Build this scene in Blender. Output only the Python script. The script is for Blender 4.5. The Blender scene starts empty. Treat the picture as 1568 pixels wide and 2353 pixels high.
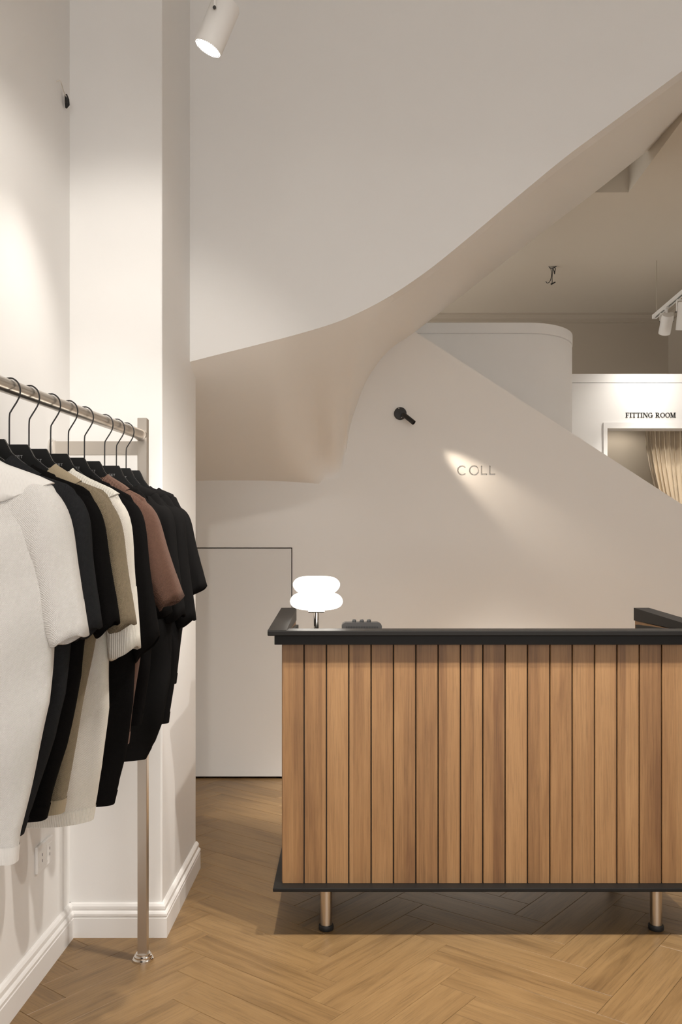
import bpy, bmesh, math, random
from mathutils import Vector, Matrix

random.seed(7)
PI = math.pi
scene = bpy.context.scene
COL = scene.collection

# ------------------------------------------------------------------ camera
F, VX, VY, EYE = 1900.0, 775.0, 1345.0, 1.2      # focal length in pixels, vanishing point, eye height
cam = bpy.data.cameras.new('camera')
cam.sensor_fit = 'HORIZONTAL'; cam.sensor_width = 36.0
cam.lens = F / 1568.0 * 36.0
cam.shift_x = (784.0 - VX) / 1568.0
cam.shift_y = (VY - 1176.5) / 1568.0
cam.clip_start = 0.05
camo = bpy.data.objects.new('camera', cam); COL.objects.link(camo)
camo.location = (0, 0, EYE); camo.rotation_euler = (PI / 2, 0, 0)
scene.camera = camo

# ------------------------------------------------------------------ world / exposure
AMB = 2.15
w = bpy.data.worlds.new('world'); scene.world = w; w.use_nodes = True
w.node_tree.nodes['Background'].inputs[0].default_value = (1.0, 0.965, 0.93, 1)
w.node_tree.nodes['Background'].inputs[1].default_value = AMB
scene.view_settings.view_transform = 'Standard'
scene.view_settings.look = 'None'
scene.view_settings.gamma = 1.0
scene.view_settings.use_curve_mapping = False
scene.view_settings.exposure = 0.34


def P(px, py, D):
    return ((px - VX) / F * D, D, EYE - (py - VY) / F * D)


# ------------------------------------------------------------------ helpers
WORLD = {}


def tag(o, label=None, cat=None, group=None, kind=None):
    if label: o['label'] = label
    if cat: o['category'] = cat
    if group: o['group'] = group
    if kind: o['kind'] = kind
    return o


def thing(name, loc, label, cat, group=None):
    o = bpy.data.objects.new(name, None); COL.objects.link(o)
    o.empty_display_size = 0.05
    o.location = loc; WORLD[o] = Vector(loc)
    return tag(o, label, cat, group)


def link(name, me, parent, loc):
    o = bpy.data.objects.new(name, me); COL.objects.link(o)
    loc = Vector(loc); WORLD[o] = loc
    if parent is not None:
        o.parent = parent; o.location = loc - WORLD[parent]
    else:
        o.location = loc
    return o


def mk(name, geo, mat, parent=None, loc=None, smooth=False, auto=None):
    """geo = (verts, faces) in world coordinates."""
    vs, fs = geo
    if loc is None:
        if parent is not None:
            loc = WORLD[parent]
        else:
            xs = [v[0] for v in vs]; ys = [v[1] for v in vs]; zs = [v[2] for v in vs]
            loc = ((min(xs) + max(xs)) / 2, (min(ys) + max(ys)) / 2, min(zs))
    l = Vector(loc)
    me = bpy.data.meshes.new(name)
    me.from_pydata([tuple(Vector(v) - l) for v in vs], [], fs)
    bm = bmesh.new(); bm.from_mesh(me)
    bmesh.ops.recalc_face_normals(bm, faces=bm.faces)
    if smooth:
        for f in bm.faces: f.smooth = True
        if auto is not None:
            for e in bm.edges:
                if len(e.link_faces) == 2 and e.calc_face_angle(0) > math.radians(auto):
                    e.smooth = False
    bm.to_mesh(me); bm.free()
    if mat: me.materials.append(mat)
    return link(name, me, parent, loc)


def join(*geos):
    V, Fs = [], []
    for vs, fs in geos:
        n = len(V); V += list(vs); Fs += [[i + n for i in f] for f in fs]
    return V, Fs


def box(x0, x1, y0, y1, z0, z1, bev=0.0, seg=2):
    if bev <= 0:
        v = [(x0, y0, z0), (x1, y0, z0), (x1, y1, z0), (x0, y1, z0), (x0, y0, z1), (x1, y0, z1), (x1, y1, z1), (x0, y1, z1)]
        return v, [[0, 3, 2, 1], [4, 5, 6, 7], [0, 1, 5, 4], [1, 2, 6, 5], [2, 3, 7, 6], [3, 0, 4, 7]]
    bm = bmesh.new()
    bmesh.ops.create_cube(bm, size=1.0)
    for v in bm.verts:
        v.co = ((x0 + x1) / 2 + v.co.x * (x1 - x0), (y0 + y1) / 2 + v.co.y * (y1 - y0), (z0 + z1) / 2 + v.co.z * (z1 - z0))
    bmesh.ops.bevel(bm, geom=bm.edges[:], offset=bev, segments=seg, affect='EDGES', profile=0.5)
    return from_bm(bm)


def from_bm(bm):
    bm.verts.ensure_lookup_table()
    for i, v in enumerate(bm.verts): v.index = i
    g = ([tuple(v.co) for v in bm.verts], [[v.index for v in f.verts] for f in bm.faces])
    bm.free()
    return g


def prism(outline, y0, y1, bev=0.0):
    """outline in (x,z), extruded along y."""
    n = len(outline)
    v = [(x, y0, z) for x, z in outline] + [(x, y1, z) for x, z in outline]
    f = [list(range(n)), list(range(2 * n - 1, n - 1, -1))]
    for i in range(n):
        j = (i + 1) % n
        f.append([i, j, j + n, i + n])
    return v, f


def prism_axis(outline, a0, a1, axis):
    """outline in 2D; axis 'x': outline is (y,z); axis 'z': outline is (x,y)."""
    n = len(outline)
    if axis == 'x':
        v = [(a0, p, q) for p, q in outline] + [(a1, p, q) for p, q in outline]
    else:
        v = [(p, q, a0) for p, q in outline] + [(p, q, a1) for p, q in outline]
    f = [list(range(n)), list(range(2 * n - 1, n - 1, -1))]
    for i in range(n):
        j = (i + 1) % n
        f.append([i, j, j + n, i + n])
    return v, f


def lathe(profile, c=(0, 0, 0), axis=(0, 0, 1), seg=32, cap=True):
    ax = Vector(axis).normalized()
    rot = Vector((0, 0, 1)).rotation_difference(ax).to_matrix()
    c = Vector(c)
    V, Fs = [], []
    n = len(profile)
    for r, z in profile:
        for k in range(seg):
            a = 2 * PI * k / seg
            V.append(tuple(c + rot @ Vector((r * math.cos(a), r * math.sin(a), z))))
    for i in range(n - 1):
        for k in range(seg):
            k2 = (k + 1) % seg
            Fs.append([i * seg + k, i * seg + k2, (i + 1) * seg + k2, (i + 1) * seg + k])
    if cap:
        Fs.append(list(range(seg - 1, -1, -1)))
        Fs.append(list(range((n - 1) * seg, n * seg)))
    return V, Fs


def tube(path, r, seg=10):
    pts = [Vector(p) for p in path]
    V, Fs = [], []
    prev = None
    for i, p in enumerate(pts):
        a = pts[max(0, i - 1)]; b = pts[min(len(pts) - 1, i + 1)]
        t = (b - a).normalized()
        if prev is None:
            u = t.orthogonal().normalized()
        else:
            u = (prev - t * prev.dot(t)).normalized()
        prev = u
        wv = t.cross(u)
        rr = r[i] if isinstance(r, (list, tuple)) else r
        for k in range(seg):
            an = 2 * PI * k / seg
            V.append(tuple(p + (u * math.cos(an) + wv * math.sin(an)) * rr))
    for i in range(len(pts) - 1):
        for k in range(seg):
            k2 = (k + 1) % seg
            Fs.append([i * seg + k, i * seg + k2, (i + 1) * seg + k2, (i + 1) * seg + k])
    Fs.append(list(range(seg - 1, -1, -1)))
    n = len(pts)
    Fs.append(list(range((n - 1) * seg, n * seg)))
    return V, Fs


def spline(pts, n):
    """Catmull-Rom through pts (tuples), n samples per segment."""
    pts = [Vector(p) for p in pts]
    out = []
    for i in range(len(pts) - 1):
        p0 = pts[i - 1] if i > 0 else pts[0] * 2 - pts[1]
        p1, p2 = pts[i], pts[i + 1]
        p3 = pts[i + 2] if i + 2 < len(pts) else pts[-1] * 2 - pts[-2]
        for k in range(n):
            t = k / n
            out.append(0.5 * ((2 * p1) + (p2 - p0) * t + (2 * p0 - 5 * p1 + 4 * p2 - p3) * t * t + (3 * p1 - p0 - 3 * p2 + p3) * t ** 3))
    out.append(pts[-1])
    return out


def interp(tab, x):
    if x <= tab[0][0]: return tab[0][1]
    for (a, b), (c, d) in zip(tab, tab[1:]):
        if x <= c:
            return b + (d - b) * (x - a) / (c - a)
    return tab[-1][1]


def smooth(t):
    t = max(0, min(1, t)); return t * t * (3 - 2 * t)


# ------------------------------------------------------------------ materials
def newmat(name):
    m = bpy.data.materials.new(name); m.use_nodes = True
    nt = m.node_tree; b = nt.nodes['Principled BSDF']
    return m, nt, b


def N(nt, typ, **kw):
    n = nt.nodes.new(typ)
    for k, v in kw.items():
        if k.startswith('i_'):
            key = k[2:]
            n.inputs[int(key) if key.isdigit() else key.replace('_', ' ')].default_value = v
        else:
            setattr(n, k, v)
    return n


def plain(name, col, rough=0.5, metal=0.0, bump=0.0, bscale=60.0, spec=0.5, var=0.0):
    m, nt, b = newmat(name)
    b.inputs['Base Color'].default_value = (*col, 1)
    b.inputs['Roughness'].default_value = rough
    b.inputs['Metallic'].default_value = metal
    b.inputs['Specular IOR Level'].default_value = spec
    tc = N(nt, 'ShaderNodeTexCoord')
    no = N(nt, 'ShaderNodeTexNoise', i_Scale=bscale, i_Detail=4.0)
    nt.links.new(tc.outputs['Object'], no.inputs['Vector'])
    if bump > 0:
        bp = N(nt, 'ShaderNodeBump', i_Strength=bump, i_Distance=0.002)
        nt.links.new(no.outputs['Fac'], bp.inputs['Height'])
        nt.links.new(bp.outputs['Normal'], b.inputs['Normal'])
    if var > 0:
        mx = N(nt, 'ShaderNodeMixRGB', blend_type='MIX')
        mx.inputs[1].default_value = (*[c * (1 - var) for c in col], 1)
        mx.inputs[2].default_value = (*[min(1, c * (1 + var)) for c in col], 1)
        n2 = N(nt, 'ShaderNodeTexNoise', i_Scale=bscale * 0.05, i_Detail=3.0)
        nt.links.new(tc.outputs['Object'], n2.inputs['Vector'])
        nt.links.new(n2.outputs['Fac'], mx.inputs[0])
        nt.links.new(mx.outputs[0], b.inputs['Base Color'])
    return m


def wood(name, light, mid, dark, along, rough=0.5, fine=70.0, lamella=False, spread=0.5):
    """wood grain running along one local axis, different on each board."""
    m, nt, b = newmat(name)
    L = nt.links.new
    tc = N(nt, 'ShaderNodeTexCoord'); oi = N(nt, 'ShaderNodeObjectInfo')
    off = N(nt, 'ShaderNodeVectorMath', operation='SCALE'); off.inputs[0].default_value = (37.0, 53.0, 71.0)
    L(oi.outputs['Random'], off.inputs['Scale'])
    add = N(nt, 'ShaderNodeVectorMath', operation='ADD')
    L(tc.outputs['Object'], add.inputs[0]); L(off.outputs[0], add.inputs[1])

    def stretched(a, c):
        mp = N(nt, 'ShaderNodeMapping')
        s = [c, c, c]; s[along] = a
        mp.inputs['Scale'].default_value = s
        L(add.outputs[0], mp.inputs['Vector'])
        return mp
    n1 = N(nt, 'ShaderNodeTexNoise', i_Scale=1.0, i_Detail=6.0, i_Roughness=0.65, i_Distortion=0.6)
    L(stretched(2.2, fine).outputs[0], n1.inputs['Vector'])
    n2 = N(nt, 'ShaderNodeTexNoise', i_Scale=1.0, i_Detail=3.0, i_Roughness=0.5, i_Distortion=1.2)
    L(stretched(1.3, 11.0).outputs[0], n2.inputs['Vector'])
    n3 = N(nt, 'ShaderNodeTexNoise', i_Scale=1.0, i_Detail=8.0, i_Roughness=0.75)
    L(stretched(7.0, fine * 4.2).outputs[0], n3.inputs['Vector'])
    cr = N(nt, 'ShaderNodeValToRGB')
    cr.color_ramp.elements[0].position = 0.25; cr.color_ramp.elements[0].color = (*dark, 1)
    cr.color_ramp.elements[1].position = 0.8; cr.color_ramp.elements[1].color = (*light, 1)
    e = cr.color_ramp.elements.new(0.5); e.color = (*mid, 1)
    mixa = N(nt, 'ShaderNodeMath', operation='MULTIPLY_ADD'); mixa.inputs[1].default_value = 0.45
    L(n1.outputs['Fac'], mixa.inputs[0])
    m2 = N(nt, 'ShaderNodeMath', operation='MULTIPLY'); m2.inputs[1].default_value = 0.55
    L(n2.outputs['Fac'], m2.inputs[0]); L(m2.outputs[0], mixa.inputs[2])
    rnd = N(nt, 'ShaderNodeMath', operation='MULTIPLY_ADD'); rnd.inputs[1].default_value = spread * 0.36; rnd.inputs[2].default_value = -spread * 0.18
    L(oi.outputs['Random'], rnd.inputs[0])
    sm = N(nt, 'ShaderNodeMath', operation='ADD'); L(mixa.outputs[0], sm.inputs[0]); L(rnd.outputs[0], sm.inputs[1])
    last = sm
    if lamella:
        # each board is glued up from two or three narrower strips of differing tone
        sep = N(nt, 'ShaderNodeSeparateXYZ'); L(tc.outputs['Object'], sep.inputs[0])
        wn = N(nt, 'ShaderNodeTexWhiteNoise', noise_dimensions='2D')
        sc = N(nt, 'ShaderNodeMath', operation='MULTIPLY_ADD'); sc.inputs[1].default_value = 26.0
        rr = N(nt, 'ShaderNodeMath', operation='MULTIPLY'); rr.inputs[1].default_value = 91.7
        L(oi.outputs['Random'], rr.inputs[0]); L(sep.outputs[0], sc.inputs[0]); L(rr.outputs[0], sc.inputs[2])
        fl = N(nt, 'ShaderNodeMath', operation='FLOOR'); L(sc.outputs[0], fl.inputs[0])
        cb = N(nt, 'ShaderNodeCombineXYZ'); L(fl.outputs[0], cb.inputs[0]); L(rr.outputs[0], cb.inputs[1])
        L(cb.outputs[0], wn.inputs['Vector'])
        la = N(nt, 'ShaderNodeMath', operation='MULTIPLY_ADD'); la.inputs[1].default_value = 0.28; la.inputs[2].default_value = -0.14
        L(wn.outputs['Value'], la.inputs[0])
        s2 = N(nt, 'ShaderNodeMath', operation='ADD'); L(sm.outputs[0], s2.inputs[0]); L(la.outputs[0], s2.inputs[1])
        last = s2
    L(last.outputs[0], cr.inputs[0])
    # fine dark pores
    pr = N(nt, 'ShaderNodeMapRange'); pr.inputs[1].default_value = 0.32; pr.inputs[2].default_value = 0.52
    pr.inputs[3].default_value = 0.66; pr.inputs[4].default_value = 1.0
    L(n3.outputs['Fac'], pr.inputs[0])
    mul = N(nt, 'ShaderNodeMixRGB', blend_type='MULTIPLY'); mul.inputs[0].default_value = 1.0
    L(cr.outputs[0], mul.inputs[1]); L(pr.outputs[0], mul.inputs[2])
    L(mul.outputs[0], b.inputs['Base Color'])
    b.inputs['Roughness'].default_value = rough
    bp = N(nt, 'ShaderNodeBump', i_Strength=0.12, i_Distance=0.001)
    L(n3.outputs['Fac'], bp.inputs['Height']); L(bp.outputs['Normal'], b.inputs['Normal'])
    return m


def knit(name, col, kx, kz, strength=0.6, rough=0.9, dist=0.003, contrast=0.25, sheen=0.3):
    """knitted cloth: stitches as a procedural relief in local x and z."""
    m, nt, b = newmat(name); L = nt.links.new
    tc = N(nt, 'ShaderNodeTexCoord'); sep = N(nt, 'ShaderNodeSeparateXYZ'); L(tc.outputs['Object'], sep.inputs[0])
    ax = N(nt, 'ShaderNodeMath', operation='ADD'); L(sep.outputs[0], ax.inputs[0]); L(sep.outputs[1], ax.inputs[1])

    def sine(src, k, ph=None):
        a = N(nt, 'ShaderNodeMath', operation='MULTIPLY'); a.inputs[1].default_value = k; L(src, a.inputs[0])
        s = N(nt, 'ShaderNodeMath', operation='SINE'); L(a.outputs[0], s.inputs[0])
        return s
    sz = sine(sep.outputs[2], kz); sx = sine(ax.outputs[0], kx)
    mu = N(nt, 'ShaderNodeMath', operation='MULTIPLY'); L(sz.outputs[0], mu.inputs[0]); L(sx.outputs[0], mu.inputs[1])
    if kz == 0:
        mu = sx
    no = N(nt, 'ShaderNodeTexNoise', i_Scale=180.0, i_Detail=3.0); L(tc.outputs['Object'], no.inputs['Vector'])
    hs = N(nt, 'ShaderNodeMath', operation='MULTIPLY_ADD'); hs.inputs[1].default_value = 0.5; L(mu.outputs[0], hs.inputs[0]); L(no.outputs['Fac'], hs.inputs[2])
    bp = N(nt, 'ShaderNodeBump', i_Strength=strength, i_Distance=dist); L(hs.outputs[0], bp.inputs['Height'])
    L(bp.outputs['Normal'], b.inputs['Normal'])
    mr = N(nt, 'ShaderNodeMapRange'); mr.inputs[1].default_value = 0.0; mr.inputs[2].default_value = 1.0
    L(hs.outputs[0], mr.inputs[0])
    mx = N(nt, 'ShaderNodeMixRGB')
    mx.inputs[1].default_value = (*[c * (1 - contrast) for c in col], 1)
    mx.inputs[2].default_value = (*[min(1, c * (1 + contrast * .4)) for c in col], 1)
    L(mr.outputs[0], mx.inputs[0]); L(mx.outputs[0], b.inputs['Base Color'])
    b.inputs['Roughness'].default_value = rough
    b.inputs['Specular IOR Level'].default_value = 0.15 if col[0] > .05 else 0.03
    b.inputs['Sheen Weight'].default_value = (sheen * 0.25 if col[0] > .05 else 0.0)
    b.inputs['Sheen Roughness'].default_value = 0.5
    return m


def emit(name, col, strength):
    m, nt, b = newmat(name)
    b.inputs['Base Color'].default_value = (*col, 1)
    b.inputs['Emission Color'].default_value = (*col, 1)
    b.inputs['Emission Strength'].default_value = strength
    return m


M = {}
M['wall'] = plain('white_wall_paint', (0.82, 0.805, 0.782), 0.6, bump=0.06, bscale=220, var=0.008)
M['satin'] = plain('satin_wall_paint', (0.85, 0.83, 0.80), 0.36, bump=0.015, bscale=120)
M['taupe'] = plain('taupe_back_wall_paint', (0.40, 0.345, 0.275), 0.7, bump=0.05, bscale=200)
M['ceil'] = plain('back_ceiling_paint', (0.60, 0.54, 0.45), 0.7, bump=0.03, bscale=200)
M['trim'] = plain('white_skirting_paint', (0.82, 0.80, 0.775), 0.38)
M['door'] = plain('white_door_paint', (0.80, 0.785, 0.762), 0.5)
M['gap'] = plain('shadow_gap', (0.03, 0.025, 0.02), 0.9)
M['black'] = plain('matt_black_laminate', (0.014, 0.0128, 0.0118), 0.45, bump=0.03, bscale=400, spec=.14)
M['blackmetal'] = plain('black_powder_coat', (0.014, 0.013, 0.012), 0.45)
M['hanger'] = plain('black_plastic', (0.010, 0.010, 0.010), 0.36, spec=.25)
M['steel'] = plain('brushed_steel', (0.62, 0.57, 0.51), 0.3, 1.0)
M['chrome'] = plain('polished_steel', (0.75, 0.72, 0.68), 0.12, 1.0)
M['rubber'] = plain('black_rubber', (0.01, 0.01, 0.01), 0.6)
M['device'] = plain('dark_plastic', (0.045, 0.042, 0.04), 0.45)
M['white_pl'] = plain('white_plastic', (0.80, 0.785, 0.76), 0.4)
M['lampwhite'] = plain('white_lamp_enamel', (0.80, 0.78, 0.75), 0.45)
M['printw'] = plain('white_print', (0.30, 0.30, 0.30), 0.6)
M['printb'] = plain('black_letter', (0.02, 0.02, 0.02), 0.5)
M['curtain'] = plain('cream_curtain_cloth', (0.68, 0.58, 0.44), 0.85, bump=0.15, bscale=500)
M['oak'] = wood('counter_oak', (0.37, 0.208, 0.090), (0.28, 0.146, 0.058), (0.165, 0.077, 0.029), 2, 0.5, fine=85, lamella=True, spread=0.55)
M['floor'] = wood('herringbone_oak', (0.315, 0.195, 0.085), (0.245, 0.146, 0.060), (0.125, 0.068, 0.025), 0, 0.40, fine=34, spread=0.3)
M['glow'] = emit('opal_lamp_glass', (1.0, 0.95, 0.86), 5.0)
M['lens'] = emit('spot_lens', (1.0, 0.96, 0.90), 18.0)


# ------------------------------------------------------------------ lamps of the place, and added ones out of view
def spot_light(name, parent, loc, target, power, angle, blend=0.35, col=(1, 0.95, 0.885), radius=0.03):
    l = bpy.data.lights.new(name, 'SPOT')
    l.energy = power; l.spot_size = math.radians(angle); l.spot_blend = blend
    l.color = col; l.shadow_soft_size = radius
    o = bpy.data.objects.new(name, l); COL.objects.link(o)
    d = Vector(target) - Vector(loc)
    o.rotation_euler = d.to_track_quat('-Z', 'Y').to_euler()
    loc = Vector(loc)
    if parent is not None:
        o.parent = parent; o.location = loc - WORLD[parent]
    else:
        o.location = loc
    return o


def track_spot(pivot, target, label, power, angle, group, r=0.04, length=0.13, blend=0.35, col=(1, 0.95, 0.885), stem=0.10, soft=0.03):
    """a white cylinder head on a short bracket below a track; pivot = point where the bracket meets the head."""
    pv = Vector(pivot)
    d = (Vector(target) - pv).normalized()
    t = thing('track_spotlight', tuple(pv + Vector((0, 0, stem))), label, 'spotlight', group)
    back = pv - d * (length * 0.35)
    front = pv + d * (length * 0.65)
    mk('housing', lathe([(0.0, 0), (r * .93, 0), (r, .006), (r, length), (r * .93, length), (r * .93, length - .012), (0.0, length - .012)], back, d, 40, cap=False),
       M['lampwhite'], t, smooth=True, auto=40)
    ring = mk('bezel', lathe([(r * .93, length - .011), (r * .93, length + .0005), (r * .918, length + .0005), (r * .918, length - .011)], back, d, 40, cap=False),
              M['white_pl'], t, smooth=True, auto=40)
    mk('lens', lathe([(0, 0), (r * .915, 0), (r * .90, .0105), (0, .0115)], back + d * (length - .0115), d, 40, cap=False), M['lens'], t, smooth=True)
    # little ventilation slots around the bezel
    u = d.orthogonal().normalized(); wv = d.cross(u)
    slots = []
    for k in range(36):
        a = 2 * PI * k / 36
        c = back + d * (length + .0006) + (u * math.cos(a) + wv * math.sin(a)) * (r * .855)
        e1 = (u * math.cos(a) + wv * math.sin(a)) * (r * .035); e2 = (-u * math.sin(a) + wv * math.cos(a)) * (r * .03)
        slots.append(([tuple(c - e1 - e2), tuple(c + e1 - e2), tuple(c + e1 + e2), tuple(c - e1 + e2),
                       tuple(c - e1 - e2 - d * .002), tuple(c + e1 - e2 - d * .002), tuple(c + e1 + e2 - d * .002), tuple(c - e1 + e2 - d * .002)],
                      [[0, 1, 2, 3], [4, 7, 6, 5], [0, 4, 5, 1], [1, 5, 6, 2], [2, 6, 7, 3], [3, 7, 4, 0]]))
    mk('vent_slots', join(*slots), M['device'], ring)
    # bracket: a stem and two cheeks gripping the head
    mk('stem', tube([tuple(pv + Vector((0, 0, r * 1.35))), tuple(pv + Vector((0, 0, stem)))], r * .22, 12), M['lampwhite'], t, smooth=True, auto=40)
    side = d.cross(Vector((0, 0, 1)));
    side = side.normalized() if side.length > 1e-4 else Vector((1, 0, 0))
    cheeks = []
    for s in (-1, 1):
        a = pv + side * (s * r * 1.08); bq = pv + side * (s * r * 1.08) + Vector((0, 0, r * 1.4))
        cheeks.append(tube([tuple(a), tuple(bq)], r * .10, 8))
    cheeks.append(tube([tuple(pv + side * (r * 1.12) + Vector((0, 0, r * 1.38))), tuple(pv - side * (r * 1.12) + Vector((0, 0, r * 1.38)))], r * .12, 8))
    mk('bracket', join(*cheeks), M['lampwhite'], t, smooth=True, auto=40)
    for s in (-1, 1):
        mk('pivot_screw', lathe([(0, 0), (r * .12, 0), (r * .12, r * .06), (0, r * .08)], pv + side * (s * r * 1.16), side * s, 12, cap=False), M['device'], t, smooth=True, auto=40)
    mk('adapter', box(pv.x - .016, pv.x + .016, pv.y - .03, pv.y + .03, pv.z + stem - .004, pv.z + stem + .012, .003), M['lampwhite'], t)
    spot_light('spot_beam', t, tuple(front + d * 0.004), tuple(front + d), power, angle, blend, col, soft)
    return t


TZ = 2.86
G1, G2 = 'spotlights over the shop floor', 'spotlights before the fitting room'
track_spot((-0.325, 2.30, 2.775), (-0.917, 2.42, 1.50), 'white cylinder spotlight hanging at the top beside the square column', 26, 66, G1, stem=.13, blend=.8)
track_spot((-0.325, 1.35, 2.775), (-0.76, 2.83, 1.92), 'white cylinder spotlight over the near end of the clothes rail', 37, 58, G1, stem=.13, blend=.6)
track_spot((-0.22, 1.88, 2.80), (0.25, 2.75, 0.6), 'white cylinder spotlight aimed at the left of the wooden counter', 138, 72, G1, stem=.075, blend=.6)
track_spot((0.74, 2.02, 2.80), (0.25, 2.75, 0.4), 'white cylinder spotlight above the middle of the wooden counter', 128, 100, G1, stem=.075, blend=.6)
track_spot((1.45, 1.90, 2.80), (1.0, 2.75, 0.4), 'white cylinder spotlight above the right end of the wooden counter', 115, 95, G1, stem=.075, blend=.6)
FX = 2.56
track_spot((FX, 6.42, 3.25), (2.62, 6.96, 2.62), 'small white spotlight at the far end of the fitting room track', 24, 120, G2, r=.045, length=.15, stem=.10, blend=1.0)
track_spot((FX + .03, 6.13, 3.23), (2.66, 6.80, 1.3), 'lit white spotlight second from the far end of the fitting room track', 130, 80, G2, r=.062, length=.2, stem=.12, blend=.8)
track_spot((FX + .03, 5.20, 3.25), (2.0, 5.55, 0.0), 'added unseen spotlight at the near end of the fitting room track', 170, 80, G2, r=.065, length=.2, stem=.10, blend=.8)  # added out of frame; floor bounce brightens the back room ceiling
G3 = 'added unseen spotlights beside the stairs'  # added out-of-view lamps; their floor bounce lifts the lettered wall and soffit
track_spot((2.45, 4.12, 3.25), (0.95, 4.58, 0.0), 'added unseen spotlight on the side track aimed behind the counter', 1050, 31, G3, stem=.10, blend=.9, soft=.05)
track_spot((2.45, 4.40, 3.25), (0.45, 4.58, 0.0), 'added unseen spotlight on the side track nearest the lettered wall', 1050, 28, G3, stem=.10, blend=.9, soft=.05)
track_spot((2.45, 3.85, 3.25), (2.15, 3.95, 0.0), 'added unseen spotlight on the side track pointing straight down', 520, 46, G3, stem=.10, blend=.9, soft=.05)  # added so the lit floor brightens the rising soffit strip
track_spot((-0.22, 0.25, 2.80), (-0.62, 1.55, 1.25), 'added unseen spotlight of the front track brightening the hanging clothes', 38, 60, G1, stem=.075, blend=1.0, soft=.05)  # added above the frame to brighten the white polo

# ------------------------------------------------------------------ setting: dimensions
WX = -0.917                    # left wall
CX, CY0, CY1 = -0.600, 2.835, 3.51   # square column: right face, front face, back face
D1, D2 = 3.37, 5.124           # plane of the upper stair wall, plane of the wall with the engraved letters
RX = 3.19                      # right wall
CEILB = 3.80                   # ceiling of the back room
FARY, FITY = 7.93, 6.96
TOPZ = 4.25


def struct(name, geo, mat, **kw):
    o = mk(name, geo, mat, **kw); o['kind'] = 'structure'; return o


# floor slab + herringbone boards
floor = struct('floor', box(-1.9, RX + .1, -2.6, 8.1, -0.12, -0.012), M['gap'])
PL, PW, PT = 0.56, 0.124, 0.010
ang = math.radians(-38.4)
U = Vector((math.cos(ang), math.sin(ang))); Vp = Vector((math.sin(ang), -math.cos(ang)))   # along / across (v' axis points to the camera)
anchor = Vector((0.727, 2.317)) - U * PL - Vp * PW
plank_me = bpy.data.meshes.new('floor_plank')
g = box(-PL / 2 + .0004, PL / 2 - .0004, -PW / 2 + .0004, PW / 2 - .0004, -PT, 0, 0.0011, 1)
plank_me.from_pydata(g[0], [], g[1]); plank_me.materials.append(M['floor'])
cand = []
for i in range(-70, 71):
    for j in range(-14, 15):
        for fam in (0, 1):
            u = i * PW + j * PL; v = i * PW - j * PL
            if fam == 0:
                cu, cv, rot = u + PL / 2, v + PW / 2, 0
            else:
                cu, cv, rot = u + PL + PW / 2, v + PW - PL / 2, 1
            c = anchor + U * cu + Vp * cv
            if -1.25 < c.x < 2.3 and 1.55 < c.y < 5.25 and c.x > WX - .36 and not (c.x < CX - .2 and c.y > CY0 + .2 and c.y < CY1 - .1):
                cand.append((c, rot))
cand.sort(key=lambda q: q[0].y)
rest = []
for n, (c, rot) in enumerate(cand[:300]):
    o = link('plank', plank_me, floor, (c.x, c.y, 0.0))
    o.rotation_euler.z = ang + (PI / 2 if rot else 0) + (PI if random.random() < .5 else 0)
print('planks', len(cand))
struct('floor_back', box(-1.9, RX + .1, 5.25, 8.1, -0.0119, -0.001), M['floor'])
struct('floor_front', box(-1.0, RX + .1, -2.6, 1.5, -0.0119, -0.001), M['floor'])
struct('floor_right', box(2.3, RX + .1, 1.5, 5.25, -0.0119, -0.001), M['floor'])

# left wall, column, right wall, ceilings
struct('wall_left', box(WX - .12, WX, -2.6, CY0 + .4, 0, TOPZ), M['wall'])
struct('wall_column', box(WX - .12, CX, CY0, CY1, 0, TOPZ, .006, 2), M['wall'])
struct('wall_stair_left', box(-1.75, -1.65, CY1 - .1, D2 + .1, 0, TOPZ), M['wall'])
struct('wall_recess', box(-1.75, WX - .05, CY1 - .12, CY1 - .02, 0, TOPZ), M['wall'])
struct('wall_right', box(RX, RX + .12, -2.6, FARY + .1, 0, TOPZ + .3), M['wall'])
struct('wall_front_baffle', box(WX - .12, RX + .12, -2.7, -2.6, 2.75, TOPZ), M['wall'])  # unseen header over the open front, added to darken the wall tops
struct('ceiling', box(WX - .12, RX + .12, -2.6, D1 + .12, TOPZ, TOPZ + .1), M['wall'])
# back room ceiling slab with the stairwell opening
HX, HY = 1.93, 5.47
slab = join(box(HX, RX + .12, D1 + .12, HY, CEILB, CEILB + .45), box(-1.9, RX + .12, HY, FARY + .12, CEILB, CEILB + .45))
struct('ceiling_back', slab, M['ceil'])
struct('ceiling_stairwell', box(-1.9, HX + .05, D1 + .12, HY + .05, CEILB + .46, CEILB + .55), M['ceil'])
struct('wall_far', box(-1.9, RX + .12, FARY, FARY + .12, 0, CEILB), M['taupe'])
struct('wall_side_back', box(RX - .012, RX, FITY + .1, FARY, 0, CEILB), M['taupe'])


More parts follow.
